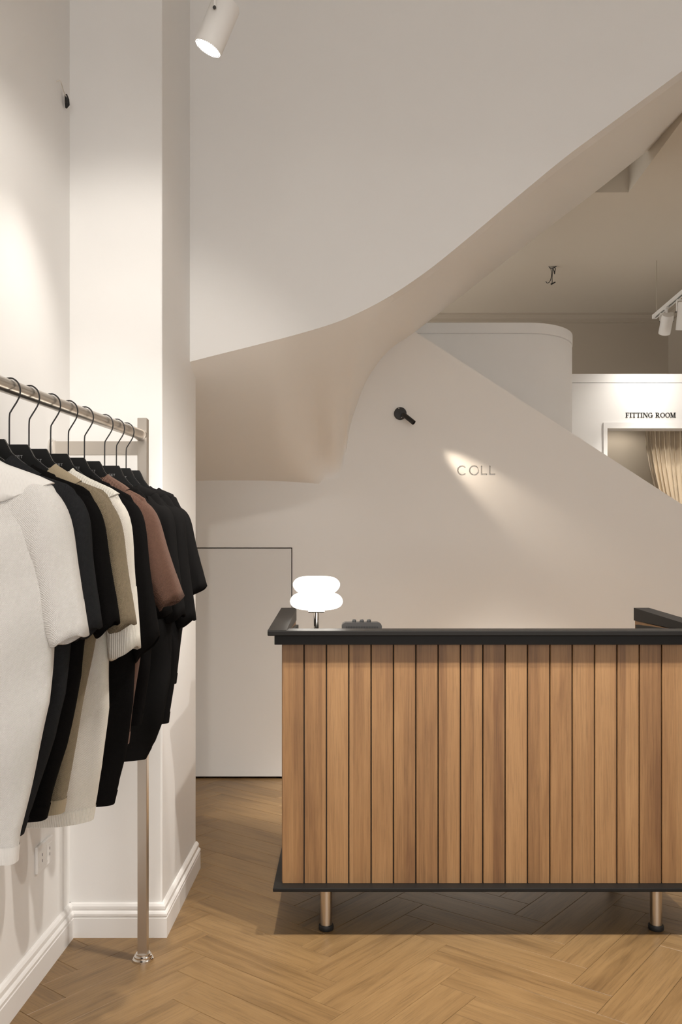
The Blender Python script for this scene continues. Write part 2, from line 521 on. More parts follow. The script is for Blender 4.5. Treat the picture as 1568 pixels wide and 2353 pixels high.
def sweep(profile, path, closed=False):
    """profile (out, z) swept along a floor-plan path of (x,y); 'out' is to the right of travel."""
    V, Fs = [], []
    n = len(profile); pts = [Vector(p) for p in path]
    for i, p in enumerate(pts):
        if i == 0: d0 = d1 = (pts[1] - p).normalized()
        elif i == len(pts) - 1: d0 = d1 = (p - pts[i - 1]).normalized()
        else: d0, d1 = (p - pts[i - 1]).normalized(), (pts[i + 1] - p).normalized()
        n0 = Vector((d0.y, -d0.x)); n1 = Vector((d1.y, -d1.x))
        mt = (n0 + n1).normalized(); mt = mt / max(.2, mt.dot(n0))
        for o, z in profile:
            V.append((p.x + mt.x * o, p.y + mt.y * o, z))
    for i in range(len(pts) - 1):
        for k in range(n):
            k2 = (k + 1) % n
            Fs.append([i * n + k, i * n + k2, (i + 1) * n + k2, (i + 1) * n + k])
    Fs.append(list(range(n))); Fs.append(list(range((len(pts) - 1) * n, len(pts) * n))[::-1])
    return V, Fs


BASE = [(0, 0), (.020, 0), (.020, .066), (.0175, .068), (.0175, .072), (.0205, .0745), (.0205, .081), (.017, .086), (.0125, .089), (.0125, .094), (.0135, .096), (.013, .104), (.008, .111), (.004, .1135), (0, .1135)]
struct('baseboard_left', sweep(BASE, [(WX, -2.6), (WX, CY0)]), M['trim'])
struct('baseboard_column', sweep(BASE, [(WX, CY0), (CX, CY0), (CX, CY1)]), M['trim'])
CROWN = [(0, CEILB - .085), (.008, CEILB - .085), (.008, CEILB - .078), (.014, CEILB - .074), (.014, CEILB - .05), (.022, CEILB - .046), (.03, CEILB - .03), (.034, CEILB - .016), (.042, CEILB - .012), (.042, CEILB), (0, CEILB)]
struct('trim_1', sweep(CROWN, [(-1.8, FARY), (RX - .012, FARY), (RX - .012, FITY + .2)]), M['taupe'])

# ---- curved stair soffit: front edge lies in plane D1, back edge in plane D2
PAIRS = [((255, 878), (300, 1106)), ((437, 831), (440, 1105)), ((500, 815), (520, 1104)), ((600, 790), (620, 1105)), ((680, 769), (705, 1110)),
         ((745, 750), (775, 1117)), ((785, 736), (793, 1060)), ((815, 723), (803, 990)), ((848, 707), (822, 925)), ((885, 687), (848, 865)), ((930, 659), (893, 806)),
         ((1000, 609), (957, 760)), ((1100, 527), (1060, 680)), ((1200, 443), (1165, 598)), ((1300, 361), (1270, 516)), ((1400, 287), (1372, 438)),
         ((1568, 163), (1545, 302)), ((1760, 22), (1700, 181)), ((1980, -140), (1840, 72))]
rows = spline([(a[0], a[1], b[0], b[1]) for a, b in PAIRS], 7)
NT = 26
top, V, Fs = [], [], []
for r in rows:
    fx, _, fz = P(r[0], r[1], D1); bx, _, bz = P(r[2], r[3], D2)
    bl = smooth((r[2] - 640) / 110) * smooth((r[3] - 930) / 130) if r[2] < 860 else 0.0
    left = 1 - smooth((r[0] - 800) / 250)
    for k in range(NT + 1):
        t = k / NT
        ty = t + bl * ((1 - (1 - t) ** 3.6) - t)
        lip = 0.028 * left * (1 - math.exp(-t * 16)) * (1 - t)         # rounded nose just behind the front edge
        V.append((fx + (bx - fx) * t, D1 + (D2 + .004 - D1) * ty, fz + (bz - fz) * t - lip))
nr = len(rows)
for i in range(nr - 1):
    for k in range(NT):
        a = i * (NT + 1) + k
        Fs.append([a, a + 1, a + NT + 2, a + NT + 1])
n0 = len(V)
V2 = [(x, y, z + .11) for x, y, z in V]
Fs2 = [[n0 + q for q in f[::-1]] for f in Fs]
edge = [k for k in range(NT + 1)] + [i * (NT + 1) + NT for i in range(1, nr)] + [(nr - 1) * (NT + 1) + k for k in range(NT - 1, -1, -1)] + [i * (NT + 1) for i in range(nr - 2, 0, -1)]
Fs3 = [[edge[i], edge[(i + 1) % len(edge)], edge[(i + 1) % len(edge)] + n0, edge[i] + n0] for i in range(len(edge))]
struct('ceiling_stair_soffit', (V + V2, Fs + Fs2 + Fs3), M['satin'], smooth=True, auto=50)

# upper stair wall above the soffit's front edge
fe = [P(r[0], r[1], D1) for r in rows if r[0] > 380]
out = [(-0.80, fe[0][2] + .02)] + [(p[0], p[2] - .0005) for p in fe] + [(RX, fe[-1][2] + (RX - fe[-1][0]) * .74), (RX, TOPZ + .3), (-0.80, TOPZ + .3)]
out = [(x, min(z, TOPZ + .29) if 0 < i < len(out) - 2 else z) for i, (x, z) in enumerate(out)]
struct('wall_stair_upper', prism(out, D1 - .001, D1 + .10), M['wall'])

# wall with engraved letters: sloping top edge, door notch
be = [P(r[2], r[3], D2) for r in rows if r[2] < 957.5]
dz, dxr, dxl = P(0, 1258, D2)[2], P(672, 0, D2)[0], -1.02
A = P(957, 764, D2); Bp = P(2545, 1790, D2)
out = [(-1.75, 0), (dxl, 0), (dxl, dz), (dxr, dz), (dxr, 0), (RX, 0)]
zr = A[2] + (RX - A[0]) * (Bp[2] - A[2]) / (Bp[0] - A[0])
out += [(RX, max(zr, .2)), (A[0], A[2])] + [(p[0], p[2] + .05) for p in be[::-1] if p[2] + .05 > 0 and p[0] < A[0] - .02] + [(-1.75, be[0][2] + .05)]
coll = struct('wall_lettered', prism(out, D2, D2 + .12), M['satin'])


def arc_ring(cx, cz, ro, ri, a0, a1, n=30):
    o = [(cx + ro * math.cos(a0 + (a1 - a0) * k / n), cz + ro * math.sin(a0 + (a1 - a0) * k / n)) for k in range(n + 1)]
    i = [(cx + ri * math.cos(a1 + (a0 - a1) * k / n), cz + ri * math.sin(a1 + (a0 - a1) * k / n)) for k in range(n + 1)]
    return o + i


def L_out(x, z, w, h, t):
    return [(x, z), (x + w, z), (x + w, z + t), (x + t, z + t), (x + t, z + h), (x, z + h)]


s = D2 / F
def wl(px, py):
    q = P(px, py, D2); return q[0], q[2]
letters = []
cx, cz = wl(1062.5, 1081); letters.append(prism(arc_ring(cx, cz, 11.5 * s, 8.3 * s, math.radians(42), math.radians(318)), D2 - .02, D2 + .013))
cx, cz = wl(1090, 1081)
ring = []
for k in range(2):
    letters.append(prism(arc_ring(cx, cz, 11.8 * s, 8.6 * s, PI * k, PI * (k + 1)), D2 - .02, D2 + .013))
x, z = wl(1105.5, 1091.5); letters.append(prism(L_out(x, z, 14 * s, 21.5 * s, 3.3 * s), D2 - .02, D2 + .013))
x, z = wl(1124.5, 1091.5); letters.append(prism(L_out(x, z, 14 * s, 21.5 * s, 3.3 * s), D2 - .02, D2 + .013))
for q in letters:
    cut = mk('letter_cutter', q, None, loc=(0, 0, 0))
    md = coll.modifiers.new('engrave', 'BOOLEAN'); md.operation = 'DIFFERENCE'; md.object = cut; md.solver = 'EXACT'
    dg = bpy.context.evaluated_depsgraph_get()
    me = bpy.data.meshes.new_from_object(coll.evaluated_get(dg))
    coll.modifiers.clear(); coll.data = me
    bpy.data.objects.remove(cut, do_unlink=True)

# flush understairs door
d = struct('door_1', box(dxl + .006, dxr - .006, D2 + .004, D2 + .044, .014, dz - .006, .001, 1), M['door'])
struct('door_gap_shade', box(dxl - .02, dxr + .02, D2 + .05, D2 + .12, 0, dz + .02), M['gap'])  # dark sheet behind the door; shade of its gaps put into the colour

# rounded partition and fitting room wall
PTZ = 2.978
rr, xr, y0 = 0.40, 1.69, 5.60
path = [(-0.6, y0)] + [(xr - rr + rr * math.sin(PI / 2 * k / 24), y0 + rr - rr * math.cos(PI / 2 * k / 24)) for k in range(25)] + [(xr, FITY + .05)]
WPROF = [(0, 0), (0, PTZ - .0785), (-.006, PTZ - .0755), (-.006, PTZ - .0725), (0.004, PTZ - .070), (.004, PTZ), (-.12, PTZ), (-.12, 0)]
drum = struct('wall_rounded_partition', sweep(WPROF, path), M['wall'], smooth=True, auto=25)
fx0, fzt, fzi, fxi = P(1386.5, 0, FITY)[0], P(0, 972, FITY)[2], P(0, 985, FITY)[2], P(1395, 0, FITY)[0]
fx1 = RX - .1
fit = struct('wall_fitting_room', join(box(xr - .02, fx0, FITY, FITY + .1, 0, PTZ - .075), box(fx0, RX, FITY, FITY + .1, fzt, PTZ - .075),
                                       box(fx1, RX, FITY, FITY + .1, 0, fzt), box(xr - .02, RX, FITY - .004, FITY + .1, PTZ - .0715, PTZ)), M['wall'])
struct('trim_3', join(box(fx0 - .001, fxi, FITY - .018, FITY + .11, 0, fzt + .001), box(fxi, fx1, FITY - .018, FITY + .11, fzi, fzt + .001)), M['trim'])
struct('wall_fitting_inside', join(box(fx0 - .6, RX, FITY + .80, FITY + .86, 0, 2.75), box(fx0 - .66, fx0 - .6, FITY + .1, FITY + .86, 0, 2.75)), M['ceil'])
struct('ceiling_fitting', box(fx0 - .66, RX, FITY + .1, FITY + .86, 2.75, 2.8), M['ceil'])

dl = thing('added_downlight', (2.62, FITY + .5, 2.738), 'added unseen downlight brightening the inside of the fitting room', 'fill light')  # added out of sight to brighten the booth interior
mk('trim_ring', lathe([(.045, 2.738), (.058, 2.738), (.058, 2.7495), (.045, 2.7495)], (2.62, FITY + .5, 0), (0, 0, 1), 32, cap=False), M['lampwhite'], dl, smooth=True, auto=40)
mk('lens', lathe([(0, 2.741), (.0448, 2.741), (.0448, 2.746), (0, 2.746)], (2.62, FITY + .5, 0), (0, 0, 1), 32, cap=False), M['lens'], dl, smooth=True, auto=40)
spot_light('added_downlight_beam', dl, (2.62, FITY + .5, 2.735), (2.62, FITY + .5, 0), 4.5, 165, .5, (1, .88, .74), .04)

# serif wall letters FITTING ROOM
def serif(ch, h):
    T, t, sf = h * .20, h * .085, h * .11     # thick stem, hairline, serif reach
    R = lambda x0, x1, z0, z1: box(x0, x1, 0, .004, z0, z1)
    def stem(x, w=None, z0=0, z1=None):
        w = w or T; z1 = h if z1 is None else z1
        return [R(x, x + w, z0, z1), R(x - sf, x + w + sf, z0, z0 + t), R(x - sf, x + w + sf, z1 - t, z1)]
    def ring(cx, rx, rz, a0=0, a1=2 * PI, thick=None, cz=None):
        thick = thick or T; cz = h / 2 if cz is None else cz
        n = 28; V, Fq = [], []
        for k in range(n + 1):
            a = a0 + (a1 - a0) * k / n
            c_, s_ = math.cos(a), math.sin(a)
            wi = t + (thick - t) * abs(c_) ** 1.3
            for q in ((rx, rz), (rx - wi, rz - t)):
                for y in (0, .004):
                    V.append((cx + q[0] * c_, y, cz + q[1] * s_))
        for k in range(n):
            b = 4 * k
            Fq += [[b, b + 4, b + 6, b + 2], [b + 1, b + 3, b + 7, b + 5], [b, b + 1, b + 5, b + 4], [b + 2, b + 6, b + 7, b + 3]]
        return (V, Fq)
    def diag(x0, z0, x1, z1, w):
        return prism([(x0, z0), (x0 + w, z0), (x1 + w, z1), (x1, z1)], 0, .004)
    if ch == 'F': return stem(sf) + [R(sf, h * .72, h - t, h), R(h * .68, h * .72, h * .72, h), R(sf, h * .55, h * .48, h * .48 + t), R(h * .51, h * .55, h * .36, h * .64)], h * .78
    if ch == 'I': return stem(sf), T + 2 * sf
    if ch == 'T': return [R(h * .31, h * .31 + T, 0, h), R(h * .31 - sf, h * .31 + T + sf, 0, t), R(0, h * .81, h - t, h), R(0, h * .04, h * .70, h), R(h * .77, h * .81, h * .70, h)], h * .81
    if ch == 'N': return [R(sf, sf + t * 1.3, 0, h), R(0, 2 * sf + t, 0, t), R(0, sf, h - t, h), R(h * .80, h * .80 + t * 1.3, 0, h), R(h * .80 - sf, h * .8 + sf + t, h - t, h), diag(h * .74, 0, sf - .01 * h, h, T * 1.1)], h * 1.0
    if ch == 'G': return [ring(h * .46, h * .46, h * .5, math.radians(45), math.radians(330)), R(h * .68, h * .68 + T, 0.04 * h, h * .42), R(h * .56, h * .98, h * .40, h * .40 + t), R(h * .76, h * .80, h * .68, h)], h * .98
    if ch == 'O': return [ring(h * .48, h * .48, h * .5)], h * .96
    if ch == 'R': return stem(sf) + [ring(h * .38, h * .36, h * .265, -PI / 2, PI / 2, cz=h * .735), R(sf, h * .40, h - t, h), R(sf, h * .40, h * .47, h * .47 + t), diag(h * .62, 0, h * .32, h * .5, T * 1.05), R(h * .6, h * .92, 0, t)], h * .92
    if ch == 'M': return [R(sf, sf + t * 1.3, 0, h), R(0, 2 * sf + t, 0, t), R(0, sf + T, h - t, h), diag(h * .44, 0, sf, h, T), diag(h * .46, 0, h * .82, h, t * 1.3)] + stem(h * .84), h * .84 + T + sf
    return [], h * .4


word = 'FITTING ROOM'
h = 11.2 * FITY / F
wid, geos = [], []
for ch in word:
    gl, wd = serif(ch, h); geos.append(gl); wid.append(wd)
span = (1553.5 - 1438) * FITY / F
gapx = (span - sum(wid)) / (len(word) - 1)
lx, _, lz = P(1438, 959.5, FITY)
sign = thing('wall_sign', (lx + span / 2, FITY, lz), 'black serif letters reading FITTING ROOM above the doorway', 'sign')
x = lx
for ch, gl, wd in zip(word, geos, wid):
    if gl:
        v, f = join(*gl)
        mk('letter', ([(x + a, FITY - .0045 + b, lz + c) for a, b, c in v], f), M['printb'], sign)
    x += wd + gapx

# fitting room curtain: gathered folds, drawn to the right
cur = thing('fitting_room_curtain', (2.85, FITY + .13, .02), 'cream floor-length curtain gathered in the fitting room doorway', 'curtain')
nf, V, Fs = 150, [], []
zs = [2.54, 2.50, 2.4, 2.2, 2.0, 1.7, 1.3, .8, .3, .03]
for z in zs:
    u = (2.54 - z) / 2.5
    xl = P(1494, 0, FITY + .1)[0] + .24 * smooth(min(1, u * 1.9)); xrr = fx1 - .01
    for k in range(nf + 1):
        q = k / nf
        ph = 2 * PI * 9.5 * (q ** .85)
        amp = .035 * (1 - .25 * u)
        V.append((xl + (xrr - xl) * q + .006 * math.sin(ph * 2 + 1), FITY + .165 + amp * math.sin(ph) + .008 * math.sin(ph * .37 + u * 4), z))
nv = len(V)
V += [(a, b + .004, c) for a, b, c in V]
for i in range(len(zs) - 1):
    for k in range(nf):
        a = i * (nf + 1) + k
        Fs.append([a, a + 1, a + nf + 2, a + nf + 1]); Fs.append([nv + a, nv + a + nf + 1, nv + a + nf + 2, nv + a + 1])
mk('drape', (V, Fs), M['curtain'], cur, smooth=True)
mk('curtain_rod', tube([(fx0 - .3, FITY + .165, 2.56), (RX - .02, FITY + .165, 2.56)], .011, 12), M['steel'], cur, smooth=True, auto=40)

# track rails with their suspension wires
def track(name_label, a, b, wires, zc, group):
    t = thing('lighting_track', ((a[0] + b[0]) / 2, (a[1] + b[1]) / 2, a[2]), name_label, 'track', group)
    x0, x1 = sorted((a[0], b[0])); y0_, y1_ = sorted((a[1], b[1])); z0 = a[2]
    if x1 - x0 < .05:
        mk('profile', join(box(x0 - .018, x1 + .018, y0_, y1_, z0 + .012, z0 + .032, .002, 1), box(x0 - .018, x0 - .008, y0_, y1_, z0, z0 + .012), box(x1 + .008, x1 + .018, y0_, y1_, z0, z0 + .012)), M['lampwhite'], t)
        mk('conductor_slot', box(x0 - .0079, x1 + .0079, y0_ + .01, y1_ - .01, z0 + .009, z0 + .0118), M['gap'], t)
        mk('end_cap', box(x0 - .019, x1 + .019, y1_, y1_ + .012, z0 - .001, z0 + .033, .002, 1), M['white_pl'], t)
    else:
        mk('profile', box(x0, x1, y0_ - .018, y1_ + .018, z0, z0 + .032, .002, 1), M['lampwhite'], t)
    for wx, wy in wires:
        mk('suspension_wire', tube([(wx, wy, z0 + .03), (wx, wy, zc)], .0016 if zc > 4 else .0032, 6), M['steel'], t)
    return t


track('white suspended lighting track in front of the fitting room', (FX, 6.66, 3.35), (FX, 5.0, 3.35), [(FX, 6.62), (FX, 5.1)], CEILB, 'suspended lighting tracks')
track('white suspended lighting track above the shop floor and counter', (-.30, 1.92, 2.875), (1.7, 1.92, 2.875), [(-.2, 1.92), (1.6, 1.92)], TOPZ, 'suspended lighting tracks')
track('added unseen lighting track nearest the shop front', (-.40, .3, 2.875), (1.2, .3, 2.875), [(-.3, .3), (1.1, .3)], TOPZ, 'suspended lighting tracks')  # unseen track that only carries the added clothes lamp
track('added unseen lighting track beside the stairs', (2.45, 4.75, 3.35), (2.45, 3.75, 3.35), [(2.45, 4.7), (2.45, 3.8)], CEILB, 'suspended lighting tracks')  # unseen track, there to hold the added side lamps
track('white suspended lighting track above the clothes rail', (-.325, 2.42, 2.905), (-.325, 1.2, 2.905), [(-.325, 2.38), (-.325, 1.25)], TOPZ, 'suspended lighting tracks')

# ------------------------------------------------------------------ wall lamp on the lettered wall
c = Vector(P(920, 951, D2)); R_ = 14.3 * s
wlm = thing('wall_lamp', (c.x, D2, c.z - R_), 'small black wall spotlight with round plate beside the engraved letters', 'wall lamp')
mk('wall_plate', lathe([(0, 0), (R_, 0), (R_, .016), (R_ * .92, .02), (0, .021)], (c.x, D2 - .0002, c.z), (0, -1, 0), 36, cap=False), M['blackmetal'], wlm, smooth=True, auto=30)
e = Vector(P(951.5, 971.5, D2 - .095))
jb = Vector((c.x + 6 * s, D2 - .060, c.z - 6 * s))
dv = (e - jb).normalized()
mk('joint', lathe([(0, -.011), (.008, -.009), (.011, 0), (.008, .009), (0, .011)], jb, (0, 0, 1), 16, cap=False), M['blackmetal'], wlm, smooth=True)
mk('arm', tube([(c.x + 4 * s, D2 - .018, c.z - 4 * s), tuple(jb)], .006, 10), M['blackmetal'], wlm, smooth=True, auto=40)
mk('barrel', lathe([(0, 0), (.0135, .001), (.0145, .004), (.0145, (e - jb).length), (.0125, (e - jb).length), (.0125, (e - jb).length - .02), (0, (e - jb).length - .02)], jb, dv, 24, cap=False), M['blackmetal'], wlm, smooth=True, auto=40)
for dx_, dz_ in ((-.010, .030), (.008, -.026)):
    mk('screw', lathe([(0, 0), (.004, 0), (.003, .002), (0, .0025)], (c.x + dx_, D2 - .0205, c.z + dz_), (0, -1, 0), 12, cap=False), M['chrome'], wlm, smooth=True)
tg = Vector(P(1150, 1140, D2))
spot_light('wall_lamp_beam', wlm, tuple(e + dv * .004), tuple(tg), 32, 26, 1.0, (1, .84, .66), .02)

# ------------------------------------------------------------------ counter
FYP = 2.83                                  # front plane of the boards
PX0, PITCH, NPL = -0.1897, 0.07655, 19
PX1 = PX0 + PITCH * NPL
CTX0, CTX1, CTF, CTB = PX0 - .0445, PX1 + .0445, 2.78, 3.47
CZ = 1.0474
ctr = thing('shop_counter', ((PX0 + PX1) / 2, 3.12, 0.0), 'wooden slatted sales counter with black top on steel legs', 'counter')
BZ0, BZ1 = .1797, 1.002
mk('carcass', join(box(PX0 + .008, PX1 - .008, FYP + .010, FYP + .03, BZ0, BZ1), box(PX0 + .010, PX0 + .03, FYP + .03, CTB - .05, BZ0, CZ - .01), box(PX1 - .03, PX1 - .010, FYP + .03, CTB - .05, BZ0, CZ - .01)), M['gap'], ctr)
board = None
bg = box(-PITCH / 2 + .0021, PITCH / 2 - .0021, 0, .012, -(BZ1 - BZ0) / 2, (BZ1 - BZ0) / 2, .0012, 1)
bme = bpy.data.meshes.new('front_board'); bme.from_pydata(bg[0], [], bg[1]); bme.materials.append(M['oak'])
for k in range(NPL):
    link('front_board', bme, ctr, (PX0 + PITCH * (k + .5), FYP, (BZ0 + BZ1) / 2))
sb = (CTB - .05 - FYP) / 8
sg = box(0, .010, -sb / 2 + .002, sb / 2 - .002, -(BZ1 - BZ0) / 2, (BZ1 - BZ0) / 2, .0012, 1)
sme = bpy.data.meshes.new('side_board'); sme.from_pydata(sg[0], [], sg[1]); sme.materials.append(M['oak'])
for k in range(8):
    for xx in (PX0 - .0005, PX1 - .0095):
        link('side_board', sme, ctr, (xx, FYP + .014 + sb * (k + .5), (BZ0 + BZ1) / 2))
mk('apron', box(CTX0 + .022, CTX1 - .022, CTF + .018, CTF + .052, CZ - .0485, CZ - .0175, .001, 1), M['black'], ctr)
mk('apron', box(CTX0 + .022, CTX0 + .05, CTF + .052, CTB - .02, CZ - .0485, CZ - .0175, .001, 1), M['black'], ctr)
mk('apron', box(CTX1 - .05, CTX1 - .022, CTF + .052, CTB - .02, CZ - .0485, CZ - .0175, .001, 1), M['black'], ctr)
mk('front_ledge', box(CTX0, CTX1, CTF, CTF + .15, CZ - .0178, CZ, .003, 2), M['black'], ctr)
# side wings rising towards the back
for nm, xa, xb in (('side_wing', CTX0, CTX0 + .064), ('side_wing', CTX1 - .064, CTX1)):
    zb = 1.106
    v = prism_axis([(CTF + .004, CZ - .017), (CTF + .004, CZ + .0008), (CTB, zb), (CTB, zb - .053)], xa + .0003, xb - .0003, 'x')
    mk(nm, v, M['black'], ctr)
    mk('wing_panel', prism_axis([(CTF + .15, .90), (CTF + .15, CZ - .018), (CTB - .01, zb - .054), (CTB - .01, .90)], xa + .0447 if xa < 0 else xa + .002, xb - .002 if xa < 0 else xb - .0447, 'x'), M['oak'], ctr)
mk('worktop', box(CTX0 + .05, CTX1 - .05, FYP + .03, CTB - .03, .945, .97, .002, 1), M['black'], ctr)
mk('bottom_shelf', box(PX0 - .027, PX1 + .027, 2.785, CTB - .03, .166, .1795, .003, 2), M['black'], ctr)
for lx_ in (-.038, 1.113):
    for ly in (2.885, 3.33):
        lg = mk('leg', lathe([(0, .014), (.0205, .014), (.0205, .1662), (0, .1662)], (lx_, ly, 0), (0, 0, 1), 32, cap=False), M['steel'], ctr, smooth=True, auto=40)
        mk('foot', lathe([(0, 0), (.0245, 0), (.0262, .003), (.0262, .014), (.0245, .018), (.0206, .018)], (lx_, ly, 0), (0, 0, 1), 32, cap=False), M['rubber'], lg, smooth=True, auto=40)

# ------------------------------------------------------------------ table lamp
LX, LY = P(727.5, 0, 3.1)[0], 3.1
lam = thing('table_lamp', (LX, LY, .97), 'glowing white table lamp of two stacked pillow shapes on the counter', 'lamp')
mk('base', lathe([(0, .97), (.062, .97), (.064, .973), (.064, .980), (.06, .984), (.012, .986), (0, .986)], (LX, LY, 0), (0, 0, 1), 40, cap=False), M['chrome'], lam, smooth=True, auto=40)
mk('stem', lathe([(0, .985), (.0098, .985), (.0098, 1.10), (0, 1.10)], (LX, LY, 0), (0, 0, 1), 24, cap=False), M['chrome'], lam, smooth=True, auto=40)
mk('collar', lathe([(0, 1.096), (.03, 1.0985), (.032, 1.102), (.03, 1.106), (0, 1.107)], (LX, LY, 0), (0, 0, 1), 32, cap=False), M['chrome'], lam, smooth=True, auto=40)
LS = LY / F
SHU = [(0, 208), (150, 209), (240, 212), (300, 221), (350, 236), (400, 262), (440, 298), (463, 338), (470, 375), (464, 412), (443, 456), (405, 500), (372, 526), (358, 540)]
SHL = [(358, 540), (372, 549), (420, 566), (470, 600), (508, 648), (526, 705), (519, 752), (492, 798), (440, 836), (350, 868), (240, 884), (120, 889), (0, 890)]
def shade(pts):
    sp = spline([(a, b, 0) for a, b in pts], 4)
    return [(max(0, p.x) / 8.711 * LS, EYE - (1300 + p.y / 8.711 - VY) * LS) for p in sp]
mk('lower_shade', lathe(shade(SHL)[::-1], (LX, LY, 0), (0, 0, 1), 48, cap=False), M['glow'], lam, smooth=True)
mk('upper_shade', lathe(shade(SHU)[::-1], (LX, LY, 0), (0, 0, 1), 48, cap=False), M['glow'], lam, smooth=True)

# ------------------------------------------------------------------ desk device with three knobs
DX0, DX1, DY = P(786, 0, 3.05)[0], P(878, 0, 3.05)[0], 3.05
dev = thing('desk_controller', ((DX0 + DX1) / 2, DY + .05, .97), 'dark grey desk device with three top knobs beside the table lamp', 'device')
zt = P(0, 1430.5, DY)[2]
o_ = [(DX0 + .004, .97), (DX1 - .004, .97), (DX1, .98), (DX1, zt - .013), (DX1 - .004, zt - .004), (DX1 - .013, zt), (DX0 + .013, zt), (DX0 + .004, zt - .004), (DX0, zt - .013), (DX0, .98)]
mk('body', prism(o_, DY, DY + .10), M['device'], dev)
mk('grille', join(*[box(DX0 + .016 + k * .006, DX0 + .019 + k * .006, DY - .0015, DY + .0005, .985, zt - .014) for k in range(20)]), M['blackmetal'], dev)
for px_ in (814.5, 832, 848.5):
    kx = P(px_, 0, DY)[0]
    mk('knob', lathe([(0, zt - .001), (.0085, zt - .001), (.0082, zt + .003), (.0070, zt + .009), (.0055, zt + .0105), (0, zt + .011)], (kx, DY + .022, 0), (0, 0, 1), 20, cap=False), M['rubber'], dev, smooth=True, auto=40)

# ------------------------------------------------------------------ clothes rail
RA, RB = Vector((-0.714, 1.75, 1.627)), Vector((-0.623, 2.65, 1.681))
def rail(D):
    t = (D - RA.y) / (RB.y - RA.y)
    return RA + (RB - RA) * t
PXC, PYC = -0.622, 2.65
rk = thing('clothes_rail', (PXC, PYC, 0), 'brushed steel wall-fixed clothes rail on a square post', 'clothes rail')
mk('rail_tube', tube([tuple(rail(.75)), tuple(rail(2.634))], .0163, 28), M['steel'], rk, smooth=True, auto=40)
ps = mk('post', box(PXC - .0150, PXC + .0150, PYC - .015, PYC + .015, .02, 1.734, .0012, 1), M['steel'], rk)
mk('floor_flange', lathe([(0, 0), (.0335, 0), (.0335, .006), (.0315, .0085), (.0285, .009), (.0285, .015), (.0265, .0175), (.0232, .018), (.0232, .023), (0, .0235)], (PXC, PYC, 0), (0, 0, 1), 40, cap=False), M['chrome'], rk, smooth=True, auto=35)
rb = rail(2.62)
mk('rail_flange', lathe([(.0165, 0), (.0195, 0), (.0195, .015), (0, .0155)], tuple(rail(2.620)), (0, 1, 0), 28, cap=False), M['steel'], rk, smooth=True, auto=35)
mk('wall_arm', box(WX + .008, PXC - .0148, PYC - .012, PYC + .012, 1.617, 1.660, .001, 1), M['steel'], rk)
mk('wall_flange', lathe([(0, 0), (.032, 0), (.032, .005), (.027, .008), (.0265, .013), (0, .0135)], (WX + .0002, PYC, 1.6385), (1, 0, 0), 32, cap=False), M['chrome'], rk, smooth=True, auto=35)

# ------------------------------------------------------------------ hangers
def hanger_geo(sl, sr=1.0):
    """local coordinates: origin at the rail's centre line; returns (body, hook)."""
    H = -0.125
    topc = [(0.0405, 0), (.047, -.012), (.055, -.027), (.073, -.043), (.096, -.060), (.13, -.079), (.165, -.098), (.195, -.119), (.204, -.131)]
    botc = [(.200, -.142), (.185, -.139), (.15, -.118), (.11, -.098), (.07, -.083), (.03, -.077)]
    right = [(x if x < .05 else .05 + (x - .05) * sr, z) for x, z in topc + botc]
    left = [(-x * sl if x > .045 else -x, z) for x, z in right][::-1]
    out = [(x, z + H) for x, z in right + left]
    th = .006
    bm = bmesh.new()
    vs0 = [bm.verts.new((x, -th, z)) for x, z in out]
    f = bm.faces.new(vs0)
    ex = bmesh.ops.extrude_face_region(bm, geom=[f])
    bmesh.ops.translate(bm, verts=[v for v in ex['geom'] if isinstance(v, bmesh.types.BMVert)], vec=(0, 2 * th, 0))
    bmesh.ops.recalc_face_normals(bm, faces=bm.faces)
    ed = [e for e in bm.edges if abs(e.verts[0].co.y - e.verts[1].co.y) < 1e-5]
    bmesh.ops.bevel(bm, geom=ed, offset=.0018, segments=2, affect='EDGES')
    body = from_bm(bm)
    hk = spline([(0, 0, H - .004), (0, 0, -.095), (.0005, 0, -.062), (.004, 0, -.052), (.017, 0, -.031), (.0225, 0, -.018), (.0235, 0, -.004), (.0185, 0, .0095), (.008, 0, .0180), (-.002, 0, .0190), (-.012, 0, .0165), (-.0175, 0, .010), (-.019, 0, .003)], 5)
    return body, tube([tuple(p) for p in hk], .0018, 8)


def mesh_of(name, geo, mat, sm=None):
    me = bpy.data.meshes.new(name); me.from_pydata(geo[0], [], geo[1])
    bm = bmesh.new(); bm.from_mesh(me); bmesh.ops.recalc_face_normals(bm, faces=bm.faces)
    if sm is not None:
        for f in bm.faces: f.smooth = True
        for e in bm.edges:
            if len(e.link_faces) == 2 and e.calc_face_angle(0) > math.radians(sm): e.smooth = False
    bm.to_mesh(me); bm.free(); me.materials.append(mat)
    return me


def print_geo():
    """tiny white capitals S E T on the right shoulder of the hanger"""
    u = .0017; y = -.0068
    B = lambda x0, x1, z0, z1: box(x0, x1, y, y + .0006, z0, z1)
    ox, oz, t, hh, ww = .014, -.125 - .030, .0009, .0062, .0045
    gs = []
    S = ox; gs += [B(S, S + ww, oz, oz + t), B(S, S + ww, oz + hh / 2 - t / 2, oz + hh / 2 + t / 2), B(S, S + ww, oz + hh - t, oz + hh), B(S, S + t, oz + hh / 2, oz + hh), B(S + ww - t, S + ww, oz, oz + hh / 2)]
    S = ox + .0062; gs += [B(S, S + t, oz, oz + hh)] + [B(S, S + ww, oz + q, oz + q + t) for q in (0, hh / 2 - t / 2, hh - t)]
    S = ox + .0124; gs += [B(S, S + ww, oz + hh - t, oz + hh), B(S + ww / 2 - t / 2, S + ww / 2 + t / 2, oz, oz + hh)]
    return join(*gs)


PRINT = mesh_of('hanger_print', print_geo(), M['printw'])
HOOKME = None


